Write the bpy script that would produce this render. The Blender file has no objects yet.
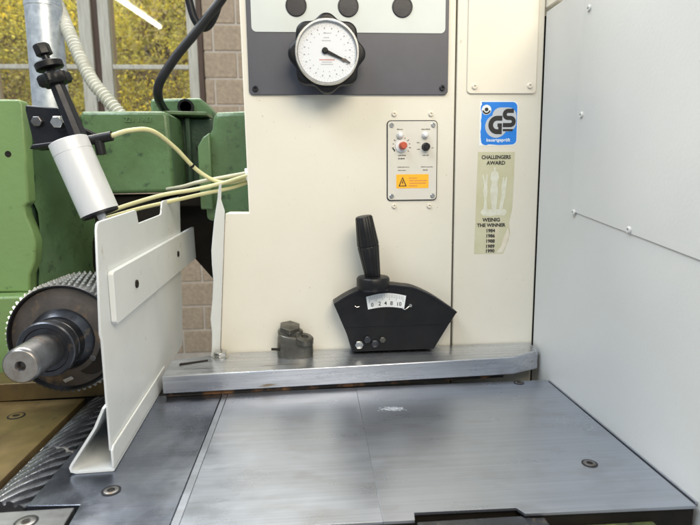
import bpy, bmesh, math, random
from mathutils import Vector, Matrix
random.seed(7)
S = 0.001                       # all coordinates below are written in millimetres
R = math.radians
sc = bpy.context.scene
COL = sc.collection

# ------------------------------------------------------------------ camera
cam = bpy.data.cameras.new('camera')
co = bpy.data.objects.new('camera', cam); COL.objects.link(co)
m = Matrix(((0.99699, 0.02274, -0.07411), (-0.07668, 0.14880, -0.98589), (-0.01140, 0.98861, 0.15009))).to_4x4()
m.translation = Vector((0, 0, 0.310)); co.matrix_world = m
cam.sensor_width = 36; cam.lens = 27.77; cam.clip_start = 0.01; cam.clip_end = 60
cam.dof.use_dof = True; cam.dof.focus_distance = 0.75; cam.dof.aperture_fstop = 9
sc.camera = co

# ------------------------------------------------------------------ light
w = bpy.data.worlds.new('World'); sc.world = w; w.use_nodes = True
bg = w.node_tree.nodes['Background']; bg.inputs[0].default_value = (0.80, 0.90, 1.0, 1); bg.inputs[1].default_value = 0.44

def area(name, loc, target, sx, sy, power, col):
    l = bpy.data.lights.new(name, 'AREA'); l.shape = 'RECTANGLE'; l.size = sx; l.size_y = sy; l.energy = power; l.color = col
    o = bpy.data.objects.new(name, l); COL.objects.link(o); o.location = Vector(loc)*S
    o.rotation_euler = (Vector(target)-Vector(loc)).to_track_quat('-Z', 'Y').to_euler()
    return o
area('cool_key_light', (-2400, -650, 3850), (60, 800, 200), 3.0, 1.5, 160, (0.80, 0.90, 1.0))  # unseen cool key from upper left, set high so no pane mirrors it
area('workshop_ceiling_light', (560, -650, 1500), (260, 845, 380), 1.4, 0.9, 40, (1.0, 0.88, 0.69))
area('garden_daylight', (-2200, 4700, 6500), (-1900, 6200, 900), 7.0, 4.0, 1500, (1.0, 0.97, 0.88))

vs = sc.view_settings
vs.view_transform = 'Standard'; vs.look = 'None'; vs.exposure = 0.02; vs.gamma = 1.0; vs.use_curve_mapping = False

# ------------------------------------------------------------------ materials
def mat(name, c, rough=0.5, metal=0.0, c2=None, nscale=8.0, stretch=(1, 1, 1), lo=0.35, hi=0.7, rvar=0.0, bump=0.0, bscale=60.0,
        spots=None, spot_scale=40.0, spot_lo=0.62, spot_hi=0.72, coat=0.0, spec=0.5, detail=6.0, tspace='Object', scr=None, wave=0.0):
    M = bpy.data.materials.new(name); M.use_nodes = True
    nt = M.node_tree; N = nt.nodes; L = nt.links
    b = N['Principled BSDF']
    b.inputs['Roughness'].default_value = rough; b.inputs['Metallic'].default_value = metal
    b.inputs['Coat Weight'].default_value = coat; b.inputs['Specular IOR Level'].default_value = spec
    b.inputs['Base Color'].default_value = (*c, 1)
    tc = N.new('ShaderNodeTexCoord'); mp = N.new('ShaderNodeMapping'); mp.inputs['Scale'].default_value = stretch
    L.new(tc.outputs[tspace], mp.inputs['Vector'])
    def noise(s, d=detail):
        n = N.new('ShaderNodeTexNoise'); n.inputs['Scale'].default_value = s; n.inputs['Detail'].default_value = d
        n.inputs['Roughness'].default_value = 0.62; L.new(mp.outputs[0], n.inputs['Vector']); return n
    def rng(src, a, z, t0, t1):
        r = N.new('ShaderNodeMapRange'); r.inputs[1].default_value = a; r.inputs[2].default_value = z
        r.inputs[3].default_value = t0; r.inputs[4].default_value = t1; L.new(src, r.inputs[0]); return r.outputs[0]
    col = None
    if c2:
        n = noise(nscale); mx = N.new('ShaderNodeMix'); mx.data_type = 'RGBA'
        L.new(rng(n.outputs['Fac'], lo, hi, 0, 1), mx.inputs[0]); mx.inputs[6].default_value = (*c, 1); mx.inputs[7].default_value = (*c2, 1)
        col = mx.outputs[2]
    if spots:
        n = noise(spot_scale, 3); mx = N.new('ShaderNodeMix'); mx.data_type = 'RGBA'
        L.new(rng(n.outputs['Fac'], spot_lo, spot_hi, 0, 1), mx.inputs[0]); mx.inputs[7].default_value = (*spots, 1)
        if col: L.new(col, mx.inputs[6])
        else: mx.inputs[6].default_value = (*c, 1)
        col = mx.outputs[2]
    if scr:
        m2 = N.new('ShaderNodeMapping'); m2.inputs['Scale'].default_value = (scr[0], scr[1], scr[1]); L.new(tc.outputs['Object'], m2.inputs['Vector'])
        n = N.new('ShaderNodeTexNoise'); n.inputs['Scale'].default_value = 1.0; n.inputs['Detail'].default_value = 5; L.new(m2.outputs[0], n.inputs['Vector'])
        mx = N.new('ShaderNodeMix'); mx.data_type = 'RGBA'; mx.blend_type = 'MULTIPLY'; mx.inputs[0].default_value = 1.0
        v = rng(n.outputs['Fac'], 0.3, 0.7, 1-scr[2], 1+scr[2]*0.6)
        L.new(v, mx.inputs[7])
        if col: L.new(col, mx.inputs[6])
        else: mx.inputs[6].default_value = (*c, 1)
        col = mx.outputs[2]
    if col: L.new(col, b.inputs['Base Color'])
    if rvar:
        n = noise(nscale*1.7); L.new(rng(n.outputs['Fac'], 0.3, 0.7, max(0.02, rough-rvar), min(1, rough+rvar)), b.inputs['Roughness'])
    if bump:
        n = noise(bscale, 4); bp = N.new('ShaderNodeBump'); bp.inputs['Strength'].default_value = 1.0; bp.inputs['Distance'].default_value = bump*S
        L.new(n.outputs['Fac'], bp.inputs['Height']); L.new(bp.outputs[0], b.inputs['Normal'])
        if wave:
            n2 = noise(3.2, 1); b2 = N.new('ShaderNodeBump'); b2.inputs['Distance'].default_value = wave*S
            L.new(n2.outputs['Fac'], b2.inputs['Height']); L.new(b2.outputs[0], bp.inputs['Normal'])
    return M

BEIGE = mat('beige_paint', (0.685, 0.66, 0.575), 0.38, c2=(0.64, 0.605, 0.515), nscale=3.2, wave=2.0, rvar=0.06, bump=0.12, bscale=350, spots=(0.42, 0.35, 0.25), spot_scale=150, spot_lo=0.70, spot_hi=0.79)
BEIGE2 = mat('beige_paint_cover', (0.72, 0.675, 0.58), 0.32, c2=(0.69, 0.64, 0.54), nscale=6, rvar=0.05, bump=0.1, bscale=350)
WHITE = mat('white_guard_paint', (0.68, 0.705, 0.71), 0.36, c2=(0.62, 0.65, 0.66), nscale=9, rvar=0.06, bump=0.1, bscale=300, spots=(0.36, 0.30, 0.22), spot_scale=48, spot_lo=0.67, spot_hi=0.80)
GREYPAINT = mat('light_grey_paint', (0.57, 0.57, 0.55), 0.36, c2=(0.53, 0.533, 0.515), nscale=3, wave=3.0, rvar=0.07, bump=0.15, bscale=260, spots=(0.40, 0.40, 0.38), spot_scale=60, spot_lo=0.74, spot_hi=0.82)
STEEL = mat('ground_steel_table', (0.455, 0.49, 0.565), 0.31, 0.90, scr=(5, 420, 0.09), c2=(0.395, 0.425, 0.49), nscale=6, lo=0.25, hi=0.8, stretch=(0.7, 1.6, 1), rvar=0.07, bump=0.02, bscale=160, spots=(0.32, 0.325, 0.345), spot_scale=16, spot_lo=0.52, spot_hi=0.9)
STEELD = mat('dark_oiled_steel', (0.26, 0.285, 0.345), 0.28, 0.95, scr=(4, 320, 0.10), c2=(0.17, 0.19, 0.245), nscale=9, lo=0.2, hi=0.85, rvar=0.10, bump=0.04, bscale=90, spots=(0.34, 0.36, 0.40), spot_scale=18, spot_lo=0.48, spot_hi=1.0)
RAILM = mat('brushed_rail_steel', (0.64, 0.66, 0.70), 0.30, 0.92, scr=(3, 300, 0.14), c2=(0.50, 0.52, 0.56), nscale=14, stretch=(0.4, 3, 3), rvar=0.10, bump=0.05, bscale=140, spots=(0.28, 0.22, 0.15), spot_scale=26, spot_lo=0.66, spot_hi=0.74)
BRASS = mat('varnished_brown_steel', (0.20, 0.14, 0.055), 0.42, 0.45, c2=(0.11, 0.074, 0.032), nscale=16, rvar=0.12, bump=0.08, bscale=90, spots=(0.08, 0.06, 0.04), spot_scale=45, spot_lo=0.62, spot_hi=0.72)
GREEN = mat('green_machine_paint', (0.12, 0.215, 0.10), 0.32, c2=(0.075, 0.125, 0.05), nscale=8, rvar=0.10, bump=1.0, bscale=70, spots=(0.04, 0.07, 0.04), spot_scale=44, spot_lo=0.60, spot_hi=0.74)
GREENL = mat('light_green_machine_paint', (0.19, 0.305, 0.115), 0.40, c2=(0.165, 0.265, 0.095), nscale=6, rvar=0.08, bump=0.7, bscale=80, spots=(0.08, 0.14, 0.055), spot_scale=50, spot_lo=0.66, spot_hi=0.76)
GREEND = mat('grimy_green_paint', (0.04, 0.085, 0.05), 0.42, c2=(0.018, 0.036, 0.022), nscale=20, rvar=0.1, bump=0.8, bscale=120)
BLACK = mat('black_plastic', (0.006, 0.006, 0.007), 0.38, c2=(0.011, 0.011, 0.012), nscale=30, rvar=0.1, bump=0.05, bscale=400, spec=0.3)
BLACKM = mat('blackened_metal', (0.010, 0.011, 0.015), 0.34, 0.3, c2=(0.020, 0.020, 0.026), nscale=26, rvar=0.12, bump=0.1, bscale=200)
RIMM = mat('dark_oiled_rim', (0.045, 0.045, 0.05), 0.34, 0.8, c2=(0.03, 0.03, 0.03), nscale=30)
ENDM = mat('turned_shaft_end', (0.46, 0.44, 0.41), 0.38, 0.8, c2=(0.30, 0.26, 0.22), nscale=60)
GRIME = mat('oily_black_casting', (0.008, 0.007, 0.006), 0.6, spec=0.25, c2=(0.018, 0.013, 0.009), nscale=25, bump=0.6, bscale=120)
SLATE = mat('slate_grey_plate', (0.075, 0.077, 0.092), 0.42, c2=(0.066, 0.068, 0.082), nscale=25, bump=0.05, bscale=500)
PALEG = mat('pale_grey_plate', (0.56, 0.60, 0.58), 0.40, c2=(0.53, 0.57, 0.55), nscale=20)
CTLP = mat('control_plate_enamel', (0.62, 0.60, 0.54), 0.35, c2=(0.59, 0.57, 0.51), nscale=30)
CHROME = mat('bright_screw_metal', (0.62, 0.62, 0.60), 0.25, 1.0, c2=(0.48, 0.47, 0.45), nscale=90)
ALU = mat('anodised_aluminium', (0.74, 0.75, 0.76), 0.42, 0.25, c2=(0.68, 0.69, 0.71), nscale=15, stretch=(6, 6, 0.8), bump=0.03, bscale=300)
GALV = mat('galvanised_steel', (0.64, 0.68, 0.72), 0.40, 0.7, c2=(0.50, 0.54, 0.58), nscale=60, rvar=0.08, lo=0.4, hi=0.62, bump=0.05, bscale=100, detail=2)
IRON = mat('worn_roller_steel', (0.24, 0.235, 0.24), 0.36, 0.9, c2=(0.11, 0.105, 0.105), nscale=30, rvar=0.1, bump=0.12, bscale=180, spots=(0.17, 0.10, 0.05), spot_scale=45, spot_lo=0.6, spot_hi=0.72)
IRONB = mat('blued_roller_steel', (0.095, 0.10, 0.115), 0.32, 0.9, c2=(0.055, 0.055, 0.06), nscale=30, rvar=0.1, bump=0.08, bscale=180, spots=(0.20, 0.16, 0.12), spot_scale=50, spot_lo=0.64, spot_hi=0.75)
RUSTY = mat('brown_rust_disc', (0.12, 0.10, 0.085), 0.48, 0.6, c2=(0.05, 0.046, 0.044), nscale=22, bump=0.25, bscale=110, spots=(0.22, 0.15, 0.09), spot_scale=30, spot_lo=0.56, spot_hi=0.70)
TOOTH = mat('bright_tooth_steel', (0.60, 0.60, 0.59), 0.35, 0.8, c2=(0.30, 0.285, 0.26), nscale=60)
BRONZE = mat('oily_bronze_clamp', (0.16, 0.155, 0.135), 0.36, 0.75, c2=(0.075, 0.07, 0.058), nscale=40, rvar=0.12, bump=0.4, bscale=130)
CREAM = mat('cream_nylon_tube', (0.64, 0.62, 0.36), 0.35, c2=(0.56, 0.52, 0.24), nscale=12)
CREAMW = mat('white_nylon_tube', (0.70, 0.68, 0.56), 0.35, c2=(0.62, 0.57, 0.40), nscale=12)
CONDUIT = mat('off_white_conduit', (0.70, 0.70, 0.64), 0.45, c2=(0.58, 0.57, 0.50), nscale=25)
RUBBER = mat('black_rubber_cable', (0.008, 0.009, 0.012), 0.42, c2=(0.016, 0.016, 0.02), nscale=20, spec=0.3)
DIALW = mat('dial_white', (0.64, 0.66, 0.69), 0.4)
PRINTG = mat('grey_print', (0.30, 0.30, 0.32), 0.6)
PRINTK = mat('black_print', (0.015, 0.015, 0.015), 0.5)
PRINTR = mat('red_print', (0.45, 0.12, 0.10), 0.6)
RED = mat('orange_red_knob', (0.46, 0.085, 0.04), 0.4)
YELLOW = mat('warning_yellow_orange', (0.86, 0.43, 0.02), 0.45)
BLUE = mat('sticker_blue', (0.015, 0.21, 0.70), 0.35, c2=(0.012, 0.17, 0.60), nscale=40)
HALO = mat('sticker_grey_halo', (0.46, 0.49, 0.52), 0.4)
STWHITE = mat('sticker_white', (0.75, 0.78, 0.78), 0.4)
OLIVE = mat('sticker_olive', (0.49, 0.475, 0.30), 0.40, c2=(0.56, 0.54, 0.40), nscale=24, spots=(0.62, 0.56, 0.42), spot_scale=20, spot_lo=0.62, spot_hi=0.70)
SILVERP = mat('sticker_silver_print', (0.66, 0.66, 0.58), 0.42, c2=(0.55, 0.54, 0.42), nscale=70)
TORN = mat('sticker_glue_residue', (0.62, 0.56, 0.45), 0.5, c2=(0.68, 0.64, 0.54), nscale=60)
BLOCK = mat('concrete_block', (0.44, 0.345, 0.245), 0.9, c2=(0.32, 0.25, 0.18), nscale=40, bump=3.0, bscale=60, spots=(0.22, 0.18, 0.14), spot_scale=55, spot_lo=0.60, spot_hi=0.72, tspace='Object')
MORTAR = mat('mortar', (0.60, 0.53, 0.45), 0.95, c2=(0.50, 0.44, 0.37), nscale=20, bump=2, bscale=60)
PALEWOOD = mat('weathered_window_wood', (0.56, 0.545, 0.47), 0.7, c2=(0.38, 0.35, 0.29), nscale=10, stretch=(8, 8, 0.7), bump=1.0, bscale=30)
DARKWOOD = mat('dark_brown_wood', (0.065, 0.038, 0.025), 0.7, c2=(0.10, 0.06, 0.04), nscale=10, stretch=(8, 8, 0.7))
CONCRETE = mat('dusty_concrete', (0.22, 0.20, 0.18), 0.9, c2=(0.15, 0.14, 0.13), nscale=3)
SOIL = mat('garden_soil', (0.22, 0.16, 0.07), 0.95, c2=(0.42, 0.36, 0.09), nscale=1.2)
MOSS = mat('flaking_green_base', (0.13, 0.16, 0.05), 0.7, c2=(0.03, 0.035, 0.02), nscale=60, bump=0.8, bscale=120)
BODY = mat('grey_brown_base', (0.12, 0.115, 0.10), 0.6, c2=(0.08, 0.08, 0.07), nscale=12)
POSTW = mat('brown_post_wood', (0.30, 0.22, 0.15), 0.8, c2=(0.20, 0.14, 0.10), nscale=10, stretch=(8, 8, 0.7))
BARK = mat('bark', (0.055, 0.04, 0.028), 0.9, c2=(0.10, 0.075, 0.05), nscale=20)
LAMPW = mat('lamp_batten_white', (0.75, 0.75, 0.72), 0.5)

def emit_mat(name, c, s):
    M = bpy.data.materials.new(name); M.use_nodes = True; b = M.node_tree.nodes['Principled BSDF']
    b.inputs['Base Color'].default_value = (*c, 1); b.inputs['Emission Color'].default_value = (*c, 1); b.inputs['Emission Strength'].default_value = s
    return M
TUBELIT = emit_mat('fluorescent_tube_lit', (1.0, 0.97, 0.88), 26)

def glass_mat():
    M = bpy.data.materials.new('window_glass'); M.use_nodes = True; nt = M.node_tree; N = nt.nodes; L = nt.links
    N.remove(N['Principled BSDF']); t = N.new('ShaderNodeBsdfTransparent'); t.inputs[0].default_value = (0.93, 0.95, 0.92, 1)
    g = N.new('ShaderNodeBsdfGlossy'); g.inputs['Roughness'].default_value = 0.015
    f = N.new('ShaderNodeFresnel'); f.inputs['IOR'].default_value = 1.5; mx = N.new('ShaderNodeMixShader')
    L.new(f.outputs[0], mx.inputs[0]); L.new(t.outputs[0], mx.inputs[1]); L.new(g.outputs[0], mx.inputs[2])
    L.new(mx.outputs[0], N['Material Output'].inputs[0]); return M
GLASS = glass_mat()

def leaf_mat():
    M = bpy.data.materials.new('autumn_leaves'); M.use_nodes = True; nt = M.node_tree; N = nt.nodes; L = nt.links
    b = N['Principled BSDF']; b.inputs['Roughness'].default_value = 0.6
    g = N.new('ShaderNodeNewGeometry'); tc = N.new('ShaderNodeTexCoord')
    n = N.new('ShaderNodeTexNoise'); n.inputs['Scale'].default_value = 1.3; n.inputs['Detail'].default_value = 3; L.new(tc.outputs['Object'], n.inputs['Vector'])
    a = N.new('ShaderNodeMath'); a.operation = 'MULTIPLY_ADD'; L.new(g.outputs['Random Per Island'], a.inputs[0]); a.inputs[1].default_value = 0.09
    L.new(n.outputs['Fac'], a.inputs[2])
    r = N.new('ShaderNodeValToRGB'); L.new(a.outputs[0], r.inputs[0]); e = r.color_ramp.elements
    e[0].position = 0.38; e[0].color = (0.08, 0.052, 0.026, 1); e[1].position = 0.74; e[1].color = (0.85, 0.60, 0.04, 1)
    for p, c in ((0.46, (0.20, 0.13, 0.06, 1)), (0.51, (0.27, 0.25, 0.06, 1)), (0.60, (0.55, 0.48, 0.08, 1))):
        x = e.new(p); x.color = c
    tr = N.new('ShaderNodeBsdfTranslucent'); L.new(r.outputs[0], tr.inputs[0]); ms = N.new('ShaderNodeMixShader'); ms.inputs[0].default_value = 0.5
    L.new(b.outputs[0], ms.inputs[1]); L.new(tr.outputs[0], ms.inputs[2]); L.new(ms.outputs[0], N['Material Output'].inputs[0])
    L.new(r.outputs[0], b.inputs['Base Color']); return M
LEAF = leaf_mat()

# ------------------------------------------------------------------ helpers
def tag(o, label=None, cat=None, group=None, kind=None):
    if label: o['label'] = label
    if cat: o['category'] = cat
    if group: o['group'] = group
    if kind: o['kind'] = kind
    return o
def thing(name, label, cat, loc=(0, 0, 0), group=None):
    o = bpy.data.objects.new(name, None); COL.objects.link(o); o.location = Vector(loc)*S; o.empty_display_size = 0.02
    return tag(o, label, cat, group)
def root_of(o):
    p = Vector((0, 0, 0))
    while o: p += o.location; o = o.parent
    return p
def obj(name, bm, material, parent=None, bevel=0, smooth=None, seg=2, wn=False):
    """bm holds world millimetres; the mesh is stored relative to the parent's origin"""
    bmesh.ops.scale(bm, vec=(S, S, S), verts=bm.verts)
    off = root_of(parent) if parent else Vector((0, 0, 0))
    c = sum((v.co for v in bm.verts), Vector())/max(1, len(bm.verts))
    bmesh.ops.translate(bm, vec=-c, verts=bm.verts)
    bmesh.ops.recalc_face_normals(bm, faces=bm.faces)
    me = bpy.data.meshes.new(name); bm.to_mesh(me); bm.free()
    o = bpy.data.objects.new(name, me); COL.objects.link(o); me.materials.append(material)
    if parent: o.parent = parent
    o.location = c-off
    if bevel:
        b = o.modifiers.new('bevel', 'BEVEL'); b.width = bevel*S; b.segments = seg; b.limit_method = 'ANGLE'; b.angle_limit = R(40)
    if smooth is None: smooth = bevel > 0
    if smooth:
        me.polygons.foreach_set('use_smooth', [True]*len(me.polygons)); me.set_sharp_from_angle(angle=R(38))
    return o
def nb(): return bmesh.new()
def box(bm, x0, x1, y0, y1, z0, z1):
    vs_ = [bm.verts.new((x, y, z)) for x in (x0, x1) for y in (y0, y1) for z in (z0, z1)]
    for f in ((0, 1, 3, 2), (4, 6, 7, 5), (0, 4, 5, 1), (2, 3, 7, 6), (0, 2, 6, 4), (1, 5, 7, 3)): bm.faces.new([vs_[i] for i in f])
    return bm
def prism(bm, poly, ax, a, b):
    """polygon extruded along axis ax ('x': points are (y,z); 'y': (x,z); 'z': (x,y)) from a to b"""
    def P(p, t): return (t, p[0], p[1]) if ax == 'x' else (p[0], t, p[1]) if ax == 'y' else (p[0], p[1], t)
    A = [bm.verts.new(P(p, a)) for p in poly]; B = [bm.verts.new(P(p, b)) for p in poly]; n = len(poly)
    bm.faces.new(A); bm.faces.new(B[::-1])
    for i in range(n): bm.faces.new((A[i], B[i], B[(i+1) % n], A[(i+1) % n]))
    return bm
def frame(d):
    d = Vector(d).normalized(); u = Vector((0, 0, 1)) if abs(d.z) < 0.9 else Vector((1, 0, 0))
    x = u.cross(d).normalized(); return x, d.cross(x).normalized(), d
def lathe(bm, o, d, prof, seg=32, rf=None, caps=True):
    """profile [(t along d, radius)] turned round axis o + t d; rf(angle) scales the radius"""
    x, y, d = frame(d); o = Vector(o); rings = []
    for t, r in prof:
        if r <= 1e-6: rings.append([bm.verts.new(o+d*t)])
        else: rings.append([bm.verts.new(o+d*t+(x*math.cos(2*math.pi*k/seg)+y*math.sin(2*math.pi*k/seg))*r*(rf(2*math.pi*k/seg) if rf else 1)) for k in range(seg)])
    for A, B in zip(rings, rings[1:]):
        for k in range(seg):
            k2 = (k+1) % seg
            if len(A) == 1 and len(B) == 1: continue
            if len(A) == 1: bm.faces.new((A[0], B[k2], B[k]))
            elif len(B) == 1: bm.faces.new((A[k], A[k2], B[0]))
            else: bm.faces.new((A[k], A[k2], B[k2], B[k]))
    for Rg in ((rings[0], rings[-1]) if caps else ()):
        if len(Rg) > 1: bm.faces.new(Rg)
    return bm
def cyl(bm, p0, p1, r, seg=24, r1=None):
    d = Vector(p1)-Vector(p0); return lathe(bm, p0, d, [(0, r), (d.length, r if r1 is None else r1)], seg)
def spline(pts, n=10):
    P = [Vector(p) for p in pts]; P = [P[0]*2-P[1]]+P+[P[-1]*2-P[-2]]; out = []
    for i in range(1, len(P)-2):
        for k in range(n):
            t = k/n; a, b, c, d = P[i-1:i+3]
            out.append(0.5*((2*b)+(c-a)*t+(2*a-5*b+4*c-d)*t*t+(3*b-a-3*c+d)*t**3))
    return out+[P[-2]]
def tube(bm, pts, r, seg=12, n=10, rf=None):
    Q = spline(pts, n); rings = []; up = Vector((0.31, 0.2, 0.93)); L = 0
    for i, p in enumerate(Q):
        d = (Q[min(i+1, len(Q)-1)]-Q[max(i-1, 0)]).normalized(); x = up.cross(d).normalized(); y = d.cross(x); up = y
        if i: L += (p-Q[i-1]).length
        rr = r*(rf(L) if rf else 1)
        rings.append([bm.verts.new(p+(x*math.cos(2*math.pi*k/seg)+y*math.sin(2*math.pi*k/seg))*rr) for k in range(seg)])
    for A, B in zip(rings, rings[1:]):
        for k in range(seg): bm.faces.new((A[k], A[(k+1) % seg], B[(k+1) % seg], B[k]))
    bm.faces.new(rings[0]); bm.faces.new(rings[-1]); return bm
def rrect(x0, x1, z0, z1, r, n=5, corners=(1, 1, 1, 1)):
    out = []
    for i, (cx, cz, a) in enumerate(((x1-r, z1-r, 0), (x0+r, z1-r, 90), (x0+r, z0+r, 180), (x1-r, z0+r, 270))):
        if corners[i]:
            for k in range(n+1): t = R(a+90*k/n); out.append((cx+r*math.cos(t), cz+r*math.sin(t)))
        else: out.append(((x1, x0, x0, x1)[i], (z1, z1, z0, z0)[i]))
    return out
def disc(cx, cz, r, n=24, a0=0, a1=360):
    full = a1-a0 >= 360
    return [(cx+r*math.cos(R(a0+(a1-a0)*k/(n if full else n-1))), cz+r*math.sin(R(a0+(a1-a0)*k/(n if full else n-1)))) for k in range(n)]
def lettering(txt, size, cx, cz, y, material, parent, bold=0.0, name='lettering', sx=1.0, rot=None, depth=0.15):
    """flat print standing on a plane facing -Y; centred at cx, cz"""
    cu = bpy.data.curves.new('t', 'FONT'); cu.body = txt; cu.size = size*S; cu.align_x = 'CENTER'; cu.align_y = 'CENTER'; cu.offset = bold*S
    cu.extrude = depth*S/2; cu.resolution_u = 3; cu.space_line = 0.86
    t = bpy.data.objects.new('t', cu); COL.objects.link(t); dg = bpy.context.evaluated_depsgraph_get(); dg.update()
    me = bpy.data.meshes.new_from_object(t.evaluated_get(dg)); me.name = name
    bpy.data.objects.remove(t); me.materials.clear(); me.materials.append(material)
    o = bpy.data.objects.new(name, me); COL.objects.link(o); o.parent = parent
    o.location = Vector((cx, y-depth/2, cz))*S-root_of(parent); o.rotation_euler = rot or (R(90), 0, 0); o.scale = (sx, 1, 1); return o
def screw(parent, p, d, r, h=2.0, material=None, kind='hex', name='screw'):
    """round head with a real recess"""
    bm = nb(); lathe(bm, p, d, [(0, r), (h*0.55, r), (h, r*0.78), (h, r*0.46), (h*0.35, r*0.42), (h*0.35, 0)], 20)
    if kind == 'slot':
        pass
    return obj(name, bm, material or CHROME, parent, smooth=True)
def hexhead(bm, p, d, r, h, chamfer=0.15):
    return lathe(bm, p, d, [(0, r), (h*(1-chamfer), r), (h, r*0.86), (h, 0)], 6)

# ================================================================== the setting
floor = obj('floor', box(nb(), -4500, 2500, -1500, 3700, -930, -900), CONCRETE); tag(floor, 'dusty grey concrete workshop floor far below', 'floor', kind='structure')
grd = obj('ground', box(nb(), -9000, 4000, 3900, 12000, -480, -400), SOIL); tag(grd, 'dark garden soil outside the window', 'ground', kind='structure')

# ---- concrete block wall at the back
bw = thing('block_wall', 'brown concrete block wall with pale mortar joints behind the machine', 'wall', (-600, 3700, -900))
obj('mortar', box(nb(), -630, 300, 3606, 3780, -900, 1780), MORTAR, bw)
obj('mortar', box(nb(), -2600, -636, 3606, 3780, -900, 598), MORTAR, bw)
PZ, PX = 163.0, 290.0
proto = None
def block(x, z, wd):
    global proto
    if wd > PX-14 and proto:
        o = proto.copy(); COL.objects.link(o); o.parent = bw
        o.location = Vector((x, 3655, z))*S-root_of(bw)
        o.rotation_euler = (random.uniform(-.004, .004), random.choice((0, math.pi)), random.uniform(-.004, .004)); return
    o = obj('block', box(nb(), x-wd/2, x+wd/2, 3600, 3710, z-PZ/2+5.5, z+PZ/2-5.5), BLOCK, bw, bevel=5, seg=2)
    if wd > PX-14: proto = o
for i in range(-3, 14):
    zt = 1283-PZ*i; z = zt-PZ/2
    if z-PZ/2 < -905: continue
    ph = -573+(PX/2 if i % 2 else 0)
    lo = -634 if z > 520 else -2590
    k0 = math.ceil((lo-ph)/PX)-1
    for k in range(k0, 5):
        a = ph+k*PX+5.5; b = a+PX-11
        a = max(a, lo)
        if a > 280 or b-a < 25: continue
        block((a+b)/2, z, b-a)

# ---- timber window with two sashes
wi = thing('window', 'weathered timber window of two sashes looking onto an autumn garden', 'window', (-1300, 3640, 600))
def wpart(name, x0, x1, z0, z1, m_=PALEWOOD, y0=3600, y1=3650): return obj(name, box(nb(), x0, x1, y0, y1, z0, z1), m_, wi, bevel=3)
wpart('post', -668, -636, 600, 1780, DARKWOOD, 3590, 3660)
wpart('mullion', -1304, -1262, 600, 1780, DARKWOOD, 3622, 3670)
wpart('sill', -2400, -669, 600, 640, PALEWOOD, 3570, 3700)
wpart('head', -2400, -669, 1740, 1780, PALEWOOD, 3590, 3680)
for a, b, c, d in ((-1958, -1900, -1380, -1305), (-1261, -1197, -730, -669)):
    wpart('stile', a, b, 641, 1739); wpart('stile', c, d, 641, 1739)
    wpart('bottom_rail', b+1, c-1, 641, 715); wpart('top_rail', b+1, c-1, 1670, 1739)
    wpart('glazing_bar', b+1, c-1, 1013, 1040, PALEWOOD, 3606, 3640)
    obj('pane', box(nb(), b-4, c+4, 3618, 3622, 1041, 1674), GLASS, wi); obj('pane', box(nb(), b-4, c+4, 3618, 3622, 711, 1012), GLASS, wi)
lt = obj('latch', box(box(nb(), -1310, -1265, 3592, 3599, 835, 842), -1296, -1288, 3596, 3600, 815, 862), CHROME, wi, bevel=1)
wpart('stile', -2400, -2330, 641, 1739); wpart('stile', -2030, -1962, 641, 1739); obj('pane', box(nb(), -2334, -2026, 3618, 3622, 641, 1739), GLASS, wi)

# ---- the garden beyond: one uncountable mass of autumn foliage and two timber posts
def foliage():
    V = []; F = []
    rnd = random.Random(3)
    def leaf(c, s):
        a = Vector((rnd.gauss(0, 1), rnd.gauss(0, 1), rnd.gauss(0, 1))).normalized(); b = a.orthogonal().normalized()
        b = (Matrix.Rotation(rnd.uniform(0, 6.28), 3, a) @ b); e = a.cross(b); n = len(V)
        for u, v in ((-1, 0), (-.2, .5), (1, 0), (-.2, -.5)): V.append((Vector(c)+b*(u*s)+e*(v*s))*S)
        F.append((n, n+1, n+2, n+3))
    for q in range(230):
        cx = rnd.uniform(-4200, 300); cy = rnd.uniform(4700, 7600); cz = rnd.uniform(-350, 3600)*(0.55+0.45*(cy-4700)/2900)
        rad = rnd.uniform(160, 420)
        for k in range(int(rad*1.5)):
            d = Vector((rnd.gauss(0, 1), rnd.gauss(0, 1), rnd.gauss(0, .8)))*rad*0.5
            leaf((cx+d.x, cy+d.y, cz+d.z), rnd.uniform(9, 24))
    for k in range(34000):
        cy = rnd.uniform(7400, 9300); leaf((rnd.uniform(-6500, 800), cy, rnd.uniform(-400, 4300)), rnd.uniform(26, 70))
    me = bpy.data.meshes.new('autumn_foliage'); me.from_pydata([tuple(v) for v in V], [], F); me.materials.append(LEAF)
    o = bpy.data.objects.new('autumn_foliage', me); COL.objects.link(o); return o
tag(foliage(), 'dense mass of yellow and brown autumn leaves outside the window', 'foliage', kind='stuff')
bank = nb()
rows = []
for j in range(7):
    rows.append([bank.verts.new((-9000+i*650, 9300+j*330+random.uniform(-90, 90), -420+j*850+random.uniform(-120, 120))) for i in range(20)])
for A, B in zip(rows, rows[1:]):
    for i in range(19): bank.faces.new((A[i], A[i+1], B[i+1], B[i]))
tag(obj('hillside', bank, SOIL, smooth=True), 'dark steep bank behind the garden leaves', 'hillside', kind='structure')
for x, y, lean, lab in ((-2330, 4450, 110, 'brown leaning timber post seen through the far left window pane'), (-1570, 4700, 10, 'upright brown timber post seen through the right-hand window sash')):
    b = nb(); prism(b, [(x-32, -400), (x+32, -400), (x+32-lean, 3000), (x-32-lean, 3000)], 'y', y, y+90)
    tag(obj('garden_post', b, POSTW, bevel=5), lab, 'post', 'posts outside the window')

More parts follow.
